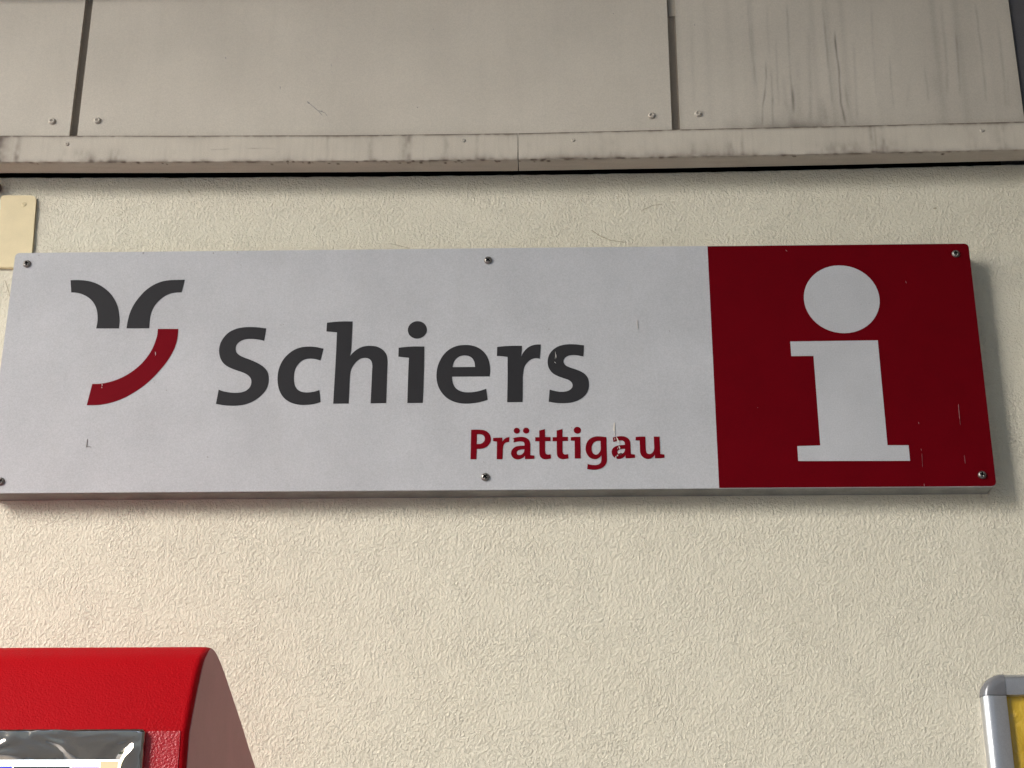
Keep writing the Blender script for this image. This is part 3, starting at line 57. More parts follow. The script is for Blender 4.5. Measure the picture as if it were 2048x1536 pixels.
def mesh_obj(name, verts, faces, mats, parent=None, smooth=False, mi=None, attr=None, fix=True):
    """verts in world space; stored relative to the parent's location"""
    if parent: bpy.context.view_layer.update()
    off = Vector(parent.matrix_world.translation) if parent else Vector((0, 0, 0))
    me = bpy.data.meshes.new(name)
    v = np.asarray(verts, float) - np.array(off)
    me.from_pydata(v.tolist(), [], [tuple(f) for f in faces])
    if not isinstance(mats, (list, tuple)): mats = [mats]
    for m in mats: me.materials.append(m)
    if mi is not None: me.polygons.foreach_set('material_index', np.asarray(mi, np.int32))
    if smooth: me.polygons.foreach_set('use_smooth', [True] * len(me.polygons))
    if attr:
        for k, a in attr.items():
            at = me.attributes.new(k, 'FLOAT', 'POINT'); at.data.foreach_set('value', np.asarray(a, np.float32))
    me.update()
    if fix:
        bm = bmesh.new(); bm.from_mesh(me); bmesh.ops.recalc_face_normals(bm, faces=bm.faces); bm.to_mesh(me); bm.free()
    o = bpy.data.objects.new(name, me)
    link(o, parent)
    return o

def box(name, x0, x1, y0, y1, z0, z1, mat, parent=None, bevel=0, seg=2):
    if parent: bpy.context.view_layer.update()
    off = Vector(parent.matrix_world.translation) if parent else Vector((0, 0, 0))
    bm = bmesh.new(); bmesh.ops.create_cube(bm, size=1)
    for v in bm.verts:
        v.co = Vector((x0 + (v.co.x + .5) * (x1 - x0), y0 + (v.co.y + .5) * (y1 - y0), z0 + (v.co.z + .5) * (z1 - z0))) - off
    if bevel: bmesh.ops.bevel(bm, geom=bm.edges[:], offset=bevel, segments=seg, affect='EDGES', profile=.5)
    me = bpy.data.meshes.new(name); bm.to_mesh(me); bm.free(); me.materials.append(mat)
    o = bpy.data.objects.new(name, me); return link(o, parent)

def spline(c, n=5):
    """closed outline with corner flags -> polyline; smooth between corners, straight where nothing lies between"""
    pts = [np.array(p[:2]) for p in c]; fl = [int(p[2]) for p in c]; N = len(c)
    s = fl.index(1); pts = pts[s:] + pts[:s]; fl = fl[s:] + fl[:s]
    out = []; i = 0
    while i < N:
        j = i + 1
        while j < N and not fl[j]: j += 1
        seg = pts[i:j] + [pts[j % N]]
        if len(seg) == 2: out.append(seg[0])
        else:
            P = [2 * seg[0] - seg[1]] + seg + [2 * seg[-1] - seg[-2]]
            for k in range(1, len(P) - 2):
                p0, p1, p2, p3 = P[k - 1:k + 3]
                t0 = 0; t1 = t0 + max(np.linalg.norm(p1 - p0), 1e-9) ** .5; t2 = t1 + max(np.linalg.norm(p2 - p1), 1e-9) ** .5; t3 = t2 + max(np.linalg.norm(p3 - p2), 1e-9) ** .5
                for q in range(n):
                    t = t1 + (t2 - t1) * q / n
                    a1 = (t1 - t) / (t1 - t0) * p0 + (t - t0) / (t1 - t0) * p1; a2 = (t2 - t) / (t2 - t1) * p1 + (t - t1) / (t2 - t1) * p2; a3 = (t3 - t) / (t3 - t2) * p2 + (t - t2) / (t3 - t2) * p3
                    b1 = (t2 - t) / (t2 - t0) * a1 + (t - t0) / (t2 - t0) * a2; b2 = (t3 - t) / (t3 - t1) * a2 + (t - t1) / (t3 - t1) * a3
                    out.append((t2 - t) / (t2 - t1) * b1 + (t - t1) / (t2 - t1) * b2)
        i = j
    return [(float(p[0]), float(p[1])) for p in out]

def circle(cx, cz, r, n=48):
    return [(cx + r * math.cos(2 * math.pi * i / n), cz + r * math.sin(2 * math.pi * i / n)) for i in range(n)]

def sheet_geo(groups, y0, y1):
    """prism between depth y1 (front) and y0 (back) for groups of [outer, hole, ...] outlines"""
    V, F = [], []
    for loops in groups:
        flat = [p for l in loops for p in l]; b = len(V); n = len(flat)
        tri = tessellate_polygon([[Vector((p[0], p[1], 0)) for p in l] for l in loops])
        V += [(p[0], y1, p[1]) for p in flat] + [(p[0], y0, p[1]) for p in flat]
        for t in tri: F.append((b + t[0], b + t[1], b + t[2])); F.append((b + n + t[2], b + n + t[1], b + n + t[0]))
        k = 0
        for l in loops:
            m = len(l)
            for i in range(m):
                a, c = k + i, k + (i + 1) % m
                F.append((b + a, b + c, b + n + c, b + n + a))
            k += m
    return V, F

def sheet(name, groups, y0, y1, mat, parent=None, dz=0.0):
    g = [[[(p[0], p[1] + dz) for p in l] for l in loops] for loops in groups]
    V, F = sheet_geo(g, y0, y1)
    return mesh_obj(name, V, F, mat, parent)

def rrect(x0, x1, z0, z1, r, n=6, corners=(1, 1, 1, 1)):
    out = []
    for k, (cx, cz, a) in enumerate(((x1 - r, z1 - r, 0), (x0 + r, z1 - r, 90), (x0 + r, z0 + r, 180), (x1 - r, z0 + r, 270))):
        if corners[k]:
            out += [(cx + r * math.cos(math.radians(a + 90 * i / n)), cz + r * math.sin(math.radians(a + 90 * i / n))) for i in range(n + 1)]
        else:
            out.append(((x1, z1), (x0, z1), (x0, z0), (x1, z0))[k])
    return out

def stroke(pts, w, rng):
    """thin irregular outline round a polyline (a scratch or a speck)"""
    P = [np.array(p) for p in pts]
    if np.linalg.norm(P[-1] - P[0]) < w * 1.6:
        c = (P[0] + P[-1]) / 2
        return [(c[0] + w * (.75 + .5 * rng.random()) * math.cos(a), c[1] + w * (.75 + .5 * rng.random()) * math.sin(a)) for a in np.linspace(0, 2 * math.pi, 8)[:-1]]
    Q = []
    for a, b in zip(P[:-1], P[1:]):
        m = max(2, int(np.linalg.norm(b - a) / max(w * 2.5, .002)))
        Q += [a + (b - a) * k / m for k in range(m)]
    Q.append(P[-1]); L, R_ = [], []
    for i, q in enumerate(Q):
        t = Q[min(i + 1, len(Q) - 1)] - Q[max(i - 1, 0)]; t /= np.linalg.norm(t); n = np.array((-t[1], t[0]))
        ww = w * (.15 if i in (0, len(Q) - 1) else .6 + .8 * rng.random())
        j = n * w * .5 * (rng.random() - .5)
        L.append(tuple(q + n * ww + j)); R_.append(tuple(q - n * ww + j))
    return L + R_[::-1]

def vnoise(shape_seed, X, Z, sx, sz):
    """smooth value noise sampled at X, Z with cell sizes sx, sz"""
    rng = np.random.default_rng(shape_seed); T = rng.random((257, 257))
    u, v = X / sx + 1000.37, Z / sz + 1000.11
    i, j = np.floor(u).astype(int), np.floor(v).astype(int); fu, fv = u - i, v - j
    fu = fu * fu * (3 - 2 * fu); fv = fv * fv * (3 - 2 * fv)
    g = lambda a, b: T[a % 257, b % 257]
    return (g(i, j) * (1 - fu) + g(i + 1, j) * fu) * (1 - fv) + (g(i, j + 1) * (1 - fu) + g(i + 1, j + 1) * fu) * fv

# ---------------------------------------------------------------- materials
def mat(name, col, rough=.6, metal=0., spec=.5):
    m = bpy.data.materials.new(name); m.use_nodes = True
    nt = m.node_tree; p = nt.nodes['Principled BSDF']
    p.inputs['Base Color'].default_value = (*col, 1); p.inputs['Roughness'].default_value = rough
    p.inputs['Metallic'].default_value = metal; p.inputs['Specular IOR Level'].default_value = spec
    return m, nt, p

def N(nt, t, **kw):
    n = nt.nodes.new(t)
    for k, v in kw.items():
        if k in n.inputs: n.inputs[k].default_value = v
        else: setattr(n, k, v)
    return n

def coords(nt, scale=(1, 1, 1)):
    g = N(nt, 'ShaderNodeNewGeometry'); mp = N(nt, 'ShaderNodeMapping'); mp.inputs['Scale'].default_value = scale
    nt.links.new(g.outputs['Position'], mp.inputs['Vector']); return mp.outputs['Vector']

def noise(nt, vec, scale, detail=2., rough=.5, dist=0.):
    n = N(nt, 'ShaderNodeTexNoise', Scale=scale, Detail=detail, Roughness=rough, Distortion=dist)
    nt.links.new(vec, n.inputs['Vector']); return n.outputs['Fac']

def ramp(nt, fac, stops):
    r = N(nt, 'ShaderNodeValToRGB'); e = r.color_ramp.elements
    while len(e) < len(stops): e.new(.5)
    for k, (p, c) in enumerate(stops): e[k].position = p; e[k].color = (*c, 1) if len(c) == 3 else c
    nt.links.new(fac, r.inputs['Fac']); return r.outputs['Color']

def mix(nt, fac, a, b, mode='MIX'):
    m = N(nt, 'ShaderNodeMix', data_type='RGBA', blend_type=mode)
    for s, v in ((m.inputs[0], fac), (m.inputs[6], a), (m.inputs[7], b)):
        if hasattr(v, 'links') or isinstance(v, bpy.types.NodeSocket): nt.links.new(v, s)
        else: s.default_value = v if not isinstance(v, tuple) else (*v, 1)[:4]
    return m.outputs[2]

def math_(nt, op, a, b=0.):
    m = N(nt, 'ShaderNodeMath', operation=op)
    for s, v in ((m.inputs[0], a), (m.inputs[1], b)):
        if isinstance(v, bpy.types.NodeSocket): nt.links.new(v, s)
        else: s.default_value = v
    return m.outputs[0]

def bump(nt, p, h, dist, strength=1., prev=None):
    b = N(nt, 'ShaderNodeBump', Strength=strength, Distance=dist); nt.links.new(h, b.inputs['Height'])
    if prev: nt.links.new(prev, b.inputs['Normal'])
    nt.links.new(b.outputs['Normal'], p.inputs['Normal']); return b.outputs['Normal']

def wall_mat():
    m, nt, p = mat('cream_roughcast', WALLC, .55, 0, .35)
    v = coords(nt)
    # worm-like trowelled relief: short warped ridges over a fine grain, patchy in strength
    vz = coords(nt, (1, 1, .85))
    def step(f, a, b):
        mr = N(nt, 'ShaderNodeMapRange', interpolation_type='SMOOTHSTEP'); mr.inputs['From Min'].default_value = a; mr.inputs['From Max'].default_value = b
        nt.links.new(f, mr.inputs['Value']); return mr.outputs['Result']
    w1 = noise(nt, v, 45, 2, .5)
    a = step(noise(nt, vz, 250, 4, .62, .4), .46, .61)              # flat-topped splatter with crisp flanks
    b = step(noise(nt, vz, 410, 2, .5, .4), .45, .62)
    h = math_(nt, 'ADD', math_(nt, 'MULTIPLY', a, .55), math_(nt, 'MULTIPLY', b, .34))
    h = math_(nt, 'ADD', h, math_(nt, 'MULTIPLY', noise(nt, vz, 140, 4, .65, .3), .75))
    h = math_(nt, 'ADD', h, math_(nt, 'MULTIPLY', noise(nt, v, 700, 2, .6), .22))
    patch = ramp(nt, noise(nt, v, 24, 4, .65), [(.34, (.6,) * 3), (.66, (1.05,) * 3)])
    h = math_(nt, 'MULTIPLY', h, patch)
    h = math_(nt, 'ADD', h, math_(nt, 'MULTIPLY', w1, .7))
    bump(nt, p, h, WALLB, 1.)
    t = ramp(nt, noise(nt, v, 5, 4, .6), [(.3, (.975, .97, .96)), (.75, (1.02, 1.02, 1.02))])
    c = mix(nt, 1., (*WALLC, 1), t, 'MULTIPLY')
    f = ramp(nt, noise(nt, v, 420, 1), [(.72, (0, 0, 0)), (.78, (1, 1, 1))])
    c = mix(nt, math_(nt, 'MULTIPLY', f, .10), c, (.30, .25, .17, 1))
    nt.links.new(c, p.inputs['Base Color'])
    return m

def painted_sheet(name, col, attr=True, rough=.5, stain=(.075, .06, .05)):
    m, nt, p = mat(name, col, rough, 0, .35)
    v = coords(nt)
    c = mix(nt, ramp(nt, noise(nt, v, 9, 4, .6), [(.3, (0,) * 3), (.7, (1,) * 3)]), tuple(x * .93 for x in col) + (1,), tuple(x * 1.03 for x in col) + (1,))
    vs = coords(nt, (1, 1, .09))
    c = mix(nt, math_(nt, 'MULTIPLY', ramp(nt, noise(nt, vs, 60, 3), [(.5, (0,) * 3), (.8, (1,) * 3)]), .14), c, tuple(x * .7 for x in col) + (1,))
    if attr:
        a = N(nt, 'ShaderNodeAttribute', attribute_name='grime')
        c = mix(nt, a.outputs['Fac'], c, (*stain, 1))
    c = mix(nt, 1., c, ramp(nt, noise(nt, v, 700, 2), [(.3, (.93,) * 3), (.7, (1.06,) * 3)]), 'MULTIPLY')
    nt.links.new(c, p.inputs['Base Color'])
    bump(nt, p, math_(nt, 'ADD', noise(nt, v, 500, 3), math_(nt, 'MULTIPLY', noise(nt, v, 14, 2), 2.)), .0004, .5)
    return m

def plain(name, col, rough=.5, metal=0., spec=.5, grain=0., bscale=0, bdist=0., var=.06):
    m, nt, p = mat(name, col, rough, metal, spec); v = coords(nt)
    c = ramp(nt, noise(nt, v, 23, 4, .6), [(.3, tuple(x * (1 - var) for x in col)), (.7, tuple(x * (1 + var) for x in col))])
    if grain: c = mix(nt, 1., c, ramp(nt, noise(nt, v, 750, 2), [(.3, (1 - grain,) * 3), (.7, (1 + grain,) * 3)]), 'MULTIPLY')
    nt.links.new(c, p.inputs['Base Color'])
    if bscale: bump(nt, p, noise(nt, v, bscale, 3, .55), bdist, 1.)
    return m

def sign_mat():
    m, nt, p = mat('silver_white_sheet', SIGNC, .5, .0, .22); v = coords(nt)
    c = ramp(nt, noise(nt, v, 11, 5, .65), [(.3, tuple(x * .92 for x in SIGNC)), (.7, tuple(x * 1.05 for x in SIGNC))])
    vs = coords(nt, (1, 1, .15))
    c = mix(nt, math_(nt, 'MULTIPLY', ramp(nt, noise(nt, vs, 45, 4, .65), [(.5, (0,) * 3), (.8, (1,) * 3)]), .16), c, (.40, .38, .36, 1))
    c = mix(nt, 1., c, ramp(nt, noise(nt, v, 640, 2, .6), [(.3, (.90,) * 3), (.7, (1.08,) * 3)]), 'MULTIPLY')
    f = ramp(nt, noise(nt, v, 160, 1), [(.74, (0, 0, 0)), (.79, (1, 1, 1))])
    c = mix(nt, math_(nt, 'MULTIPLY', f, .12), c, (.2, .18, .16, 1))
    nt.links.new(c, p.inputs['Base Color'])
    nt.links.new(ramp(nt, noise(nt, v, 40, 4), [(.3, (.42,) * 3), (.7, (.55,) * 3)]), p.inputs['Roughness'])
    bump(nt, p, math_(nt, 'ADD', noise(nt, v, 600, 2), math_(nt, 'MULTIPLY', noise(nt, v, 5, 1), 6.)), .00012, .6)
    return m

M_WALL = wall_mat()
M_CLAD = painted_sheet('beige_cladding_paint', CLADC)
M_LEDGE = painted_sheet('beige_flashing_paint', LEDGEC, stain=(.095, .065, .047))
M_SIGN = sign_mat()
M_RED = plain('dark_red_film', (.115, .0003, .0035), .55, 0, .04, .07)
M_REDLET = plain('red_letter_film', (.15, .001, .006), .55, 0, .05, .08)
M_GREY = plain('charcoal_letter_film', (.026, .025, .027), .55, 0, .12, .07)
M_EDGE = plain('pale_sheet_edge', (.62, .56, .5), .5, .2)
M_GALV = plain('galvanised_frame', (.27, .27, .25), .55, .15, .5, .08, 30, .0003, .25)
M_SCREW = plain('stainless_screw', (.27, .25, .23), .4, 1., .5, .05, 400, .0001, .2)
M_DARK = plain('void_shade', (.012, .011, .011), .9, 0, .1)  # painted shade for the ledge gap, screw slots and drain hole
M_BACK = painted_sheet('brown_joint_backing', (.33, .275, .215), False)
M_STRIP = plain('joint_cover_paint', (.40, .35, .285), .6)
M_POST = plain('anthracite_metal', (.10, .094, .098), .5, .2, .4, .15, 300, .0002)
M_MACH = plain('red_structured_paint', (.37, .001, .0045), .55, 0, .09, .05, 520, .0006, .03)
M_MSIDE = plain('mauve_side_sheet', (.46, .14, .16), .5, 0, .3, .05, 220, .0001)
M_ALU = plain('satin_aluminium', (.60, .60, .62), .30, .85, .5, .06, 500, .00006)
M_CORNER = plain('grey_plastic_corner', (.17, .17, .18), .22, .2, .5, .04, 60, .0003, .12)
M_PLATE = plain('cream_cover_plate', (.70, .585, .36), .45, 0, .4, .03, 250, .00008)
M_CONC = plain('platform_concrete', (.46, .445, .42), .85, 0, .3, .1, 60, .002)
M_SOFF = plain('canopy_boards', (.30, .285, .265), .7, 0, .3)
M_CABLE = plain('brown_cable_sheath', (.10, .07, .055), .5)
MK = {'d': plain('speck_dark', (.29, .27, .25), .7), 'w': plain('scratch_bare', (.50, .47, .44), .5), 'c': plain('scratch_cream', (.66, .61, .52), .5),
      'k': plain('speck_black', (.07, .02, .02), .7), 'p': plain('scratch_pale', (.24, .085, .085), .5), 'q': plain('scratch_dull', (.17, .03, .035), .5)}

def chrome():
    m, nt, p = mat('polished_bezel_metal', (.46, .405, .345), .06, 1.); v = coords(nt)
    bump(nt, p, noise(nt, coords(nt, (.6, 1, 1)), 26, 1, .5, 2.0), .0062, .9)
    nt.links.new(ramp(nt, noise(nt, coords(nt, (.2, 1, 1)), 180, 4), [(.4, (.04,) * 3), (.8, (.15,) * 3)]), p.inputs['Roughness'])
    return m
M_CHROME = chrome()

def poster_mat():
    m, nt, p = mat('yellow_print_under_film', (.58, .36, .02), .35, 0, .5); v = coords(nt)
    p.inputs['Coat Weight'].default_value = 1.; p.inputs['Coat Roughness'].default_value = .12
    c = ramp(nt, noise(nt, v, 18, 4), [(.3, (.55, .335, .016)), (.7, (.62, .40, .03))]); nt.links.new(c, p.inputs['Base Color'])
    n = bump(nt, p, noise(nt, v, 30, 3, .5, 1.), .010, .6); nt.links.new(n, p.inputs['Coat Normal'])
    return m
M_POSTER = poster_mat()

def screen_mat(name, col, e):
    m, nt, p = mat(name, col, .15); p.inputs['Emission Color'].default_value = (*col, 1); p.inputs['Emission Strength'].default_value = e
    return m

# ---------------------------------------------------------------- setting
box('ground', -60, 60, -80, 4, -.3, 0, M_CONC)['kind'] = 'structure'
rng = np.random.default_rng(4)
hx = np.linspace(-120, 120, 80); hv = []; hf = []
for k, yy in enumerate((-58, -68, -90, -130)):
    for x in hx: hv.append((x, yy, (-.2, 7, 24, 46)[k] * (1 + .22 * math.sin(x * .07 + k) + .12 * math.sin(x * .31 + 2 * k))))
for k in range(3):
    for i in range(79): hf.append((k * 80 + i, k * 80 + i + 1, (k + 1) * 80 + i + 1, (k + 1) * 80 + i))
mesh_obj('hills', hv, hf, plain('wooded_slope', (.05, .075, .03), .9, 0, .2, .3, 0, 0, .3), smooth=True)['kind'] = 'structure'  # unseen slope added for reflections in the bezel

# station wall, its top edge follows the underside of the fascia
TX = [p[0] for p in DATA['wall_top']]; TZ = [p[1] for p in DATA['wall_top']]
wt = lambda x: float(np.interp(x, TX, TZ))
xs = [-4.5, -3, -1.5] + list(np.linspace(-.76, .86, 163)) + [1.04]
wall = empty('station_wall', (0, 0, 0), 'cream plaster station wall with worm-like roughcast relief behind the sign', 'wall')
rj = random.Random(3); V = []; F = []
for x in xs:
    z = wt(x) + (rj.random() - .5) * .0008
    V += [(x, 0, 0), (x, 0, z - .0015), (x, .0015, z), (x, .14, z)]
for i in range(len(xs) - 1):
    for k in range(3): F.append((4 * i + k, 4 * i + 4 + k, 4 * i + 5 + k, 4 * i + 1 + k))
mesh_obj('plaster', V, F, M_WALL, wall)
box('cavity_shade', -4.5, 1.04, .14, .20, 0, CANZ, M_DARK, wall)  # near-black colour stands in for the shade in the gap
G = [[stroke(p, w, rng)] for p, w in DATA['wall_marks']]
o = sheet('scuff_marks', G, .0005, -.0003, plain('scuff_brown', (.40, .34, .235), .8), wall); o['kind'] = 'stuff'

# unseen canopy, right-hand wall and building opposite, all added to block and shape light
can = empty('shade_canopy', (0, -.8, CANZ), 'unseen grey boarded canopy added to shade the upper wall and fascia', 'canopy')
box('soffit', -5, 1.04, CANY, .14, CANZ, CANZ + .06, M_SOFF, can); box('roof_edge', -5, 1.04, CANY - .04, CANY - .001, CANZ - .04, CANZ + .12, M_POST, can)
M_RENDER = plain('grey_render', (.16, .155, .15), .8, 0, .3, .1, 80, .002)
wing = empty('shade_wall', (WINGX, -1, 0), 'unseen grey wall added at the right to block side light', 'wall')
box('masonry', WINGX, WINGX + .3, WINGY, .2, 0, CANZ, M_RENDER, wing)
kio = empty('shade_building', (0, KIOY - 3, 0), 'unseen grey rendered building added opposite to block light on the right', 'building')
box('masonry', KIOX, 9, KIOY - 6, KIOY, 0, 7.5, plain('pale_render', (.36, .35, .34), .8, 0, .3, .1, 80, .002), kio); box('roof', KIOX - .3, 9.3, KIOY - 6.3, KIOY + .3, 7.501, 7.7, M_POST, kio)

# ---------------------------------------------------------------- fascia cladding
YL, YB, YP = -.040, -.0125, -.032
fas = empty('cladding_fascia', (0, YP, 2.77), 'beige sheet metal fascia with three panels and dirty drip ledge above the sign', 'fascia')
g1, g2 = DATA['groove']; prx = DATA['panel_right'][0][0] + .0003
bounds = [(-2.6, (g1[0][0] + g1[1][0]) / 2), ((g1[2][0] + g1[3][0]) / 2, (g2[0][0] + g2[1][0]) / 2), ((g2[2][0] + g2[3][0]) / 2, prx)]
PZ0, PZ1 = 2.744, CANZ - .002
ltx = [p[0] for p in DATA['ledge_top']]; ltz = [p[1] for p in DATA['ledge_top']]
lbz = [p[1] for p in DATA['ledge_bot']]; luz = [p[1] for p in DATA['ledge_under']]; lux = [p[0] for p in DATA['ledge_under']]; lbx = [p[0] for p in DATA['ledge_bot']]
panels = []
for k, (x0, x1) in enumerate(bounds):
    vis0 = max(x0, -.74)
    gx = np.concatenate([[x0] if x0 < vis0 else [], np.arange(vis0, x1, .00125 if k == 2 else .003), [x1]]); gz = np.concatenate([np.arange(PZ0, 3.0, .003), [3.2, PZ1]])
    X, Z = np.meshgrid(gx, gz); nx, nz = len(gx), len(gz)
    lt = np.interp(X, ltx, ltz); above = Z - lt
    g = .05 * np.exp(-np.abs(above) / .004) + .22 * np.exp(-np.clip(above, 0, 1) / .006) * (vnoise(3, X, Z, .03, .02) > .45) * vnoise(5, X, Z, .008, .006)
    g += .05 * vnoise(8, X, Z, .12, .09) ** 2
    if k == 2:
        g += .17 * vnoise(11, X, Z, .010, .5) ** 2.5 + .05 * vnoise(12, X, Z, .028, .6) ** 2 * np.clip((X - .25) / .12, 0, 1) + .10 * np.clip((X - .27) / .4, 0, 1)
        wob = (vnoise(15, X, Z, .01, .012) - .5) * .0008
        for pts, w, s in DATA['streaks']:
            px = [p[0] for p in pts][::-1]; pz = [p[1] for p in pts][::-1]
            cx = np.interp(Z, pz, px); top, bot = pz[-1], pz[0]
            fade = np.clip((top - Z) / .02, 0, 1) * np.clip((Z - bot) / .012 + .2, 0, 1)
            w *= 2.2
            g += .72 * s * np.exp(-((X + wob - cx) / w) ** 2) * fade * (.55 + .8 * vnoise(17, X, Z, .004, .02))
        g += .8 * np.exp(-np.clip(above, 0, 1) / .010) * np.exp(-((X - .40) / .07) ** 2) * (.4 + vnoise(19, X, Z, .012, .02))
    V = np.stack([X.ravel(), np.full(X.size, YP), Z.ravel()], 1).tolist()
    idx = np.arange(nx * nz).reshape(nz, nx)
    F = np.stack([idx[:-1, :-1].ravel(), idx[:-1, 1:].ravel(), idx[1:, 1:].ravel(), idx[1:, :-1].ravel()], 1).tolist()
    gl = np.clip(g, 0, .9).ravel().tolist()
    b = len(V); y2 = YP + .0084    # folded edges of the sheet
    V += [(x0, YP, PZ0), (x1, YP, PZ0), (x1, YP, PZ1), (x0, YP, PZ1), (x0, y2, PZ0), (x1, y2, PZ0), (x1, y2, PZ1), (x0, y2, PZ1)]
    F += [(b, b + 1, b + 5, b + 4), (b + 1, b + 2, b + 6, b + 5), (b + 2, b + 3, b + 7, b + 6), (b + 3, b, b + 4, b + 7)]; gl += [.25] * 8
    o = mesh_obj('cladding_panel', V, F, M_CLAD, fas, attr={'grime': gl}, fix=False); panels.append(o)
panels[2]['label'] = 'right panel streaked with dark water stains'
G = [[stroke(p, w, rng)] for p, w in DATA['fascia_marks']]
o = sheet('scratch_marks', G, YP + .0003, YP - .0004, MK['d'], panels[1]); o['kind'] = 'stuff'

def rivet_mesh(name, r, h, m):
    prof = [(1.0, 0.), (.98, .35), (.80, .75), (.58, .95), (.36, .80), (.30, .45), (.20, .42), (.16, .75), (.09, .85)]
    n = 20; V = []; F = []
    for (q, e) in prof:
        V += [(r * q * math.cos(2 * math.pi * i / n), -h * e, r * q * math.sin(2 * math.pi * i / n)) for i in range(n)]
    for k in range(len(prof) - 1):
        for i in range(n): F.append((k * n + i, k * n + (i + 1) % n, (k + 1) * n + (i + 1) % n, (k + 1) * n + i))
    F.append(tuple(range((len(prof) - 1) * n, len(prof) * n)))
    me = bpy.data.meshes.new(name); me.from_pydata(V, [], F); me.materials.append(m)
    bm = bmesh.new(); bm.from_mesh(me); bmesh.ops.recalc_face_normals(bm, faces=bm.faces); bm.to_mesh(me); bm.free()
    me.polygons.foreach_set('use_smooth', [True] * len(me.polygons)); return me
def place(name, me, x, y, z, parent, rot=0.):
    o = bpy.data.objects.new(name, me); link(o, parent); o.location = Vector((x, y, z)) - parent.matrix_world.translation - (parent.location * 0)
    o.rotation_euler.y = rot; return o
M_RIV = painted_sheet('beige_rivet_paint', tuple(c * .92 for c in CLADC), False)
rv = rivet_mesh('rivet', .0048, .0034, M_RIV); rs = rivet_mesh('rivet_small', .0028, .0015, M_RIV)
bpy.context.view_layer.update()
for (x, z), k in zip(DATA['panel_rivets'], (0, 1, 1, 2)): place('rivet', rv, x, YP, z, panels[k])

# joint backings behind the two open joints
box('joint_backing', g1[0][0] - .01, g1[2][0] + .01, YP + .0085, YP + .014, PZ0, PZ1, M_BACK, fas)
box('joint_backing', g2[0][0] - .01, g2[2][0] + .01, YP + .0085, YP + .014, PZ0, PZ1, M_BACK, fas)
box('joint_strip', g2[0][0] + .0012, g2[2][0] - .0012, YP + .006, YP + .0083, DATA['strip_z'], PZ1, M_STRIP, fas, .0006, 1)

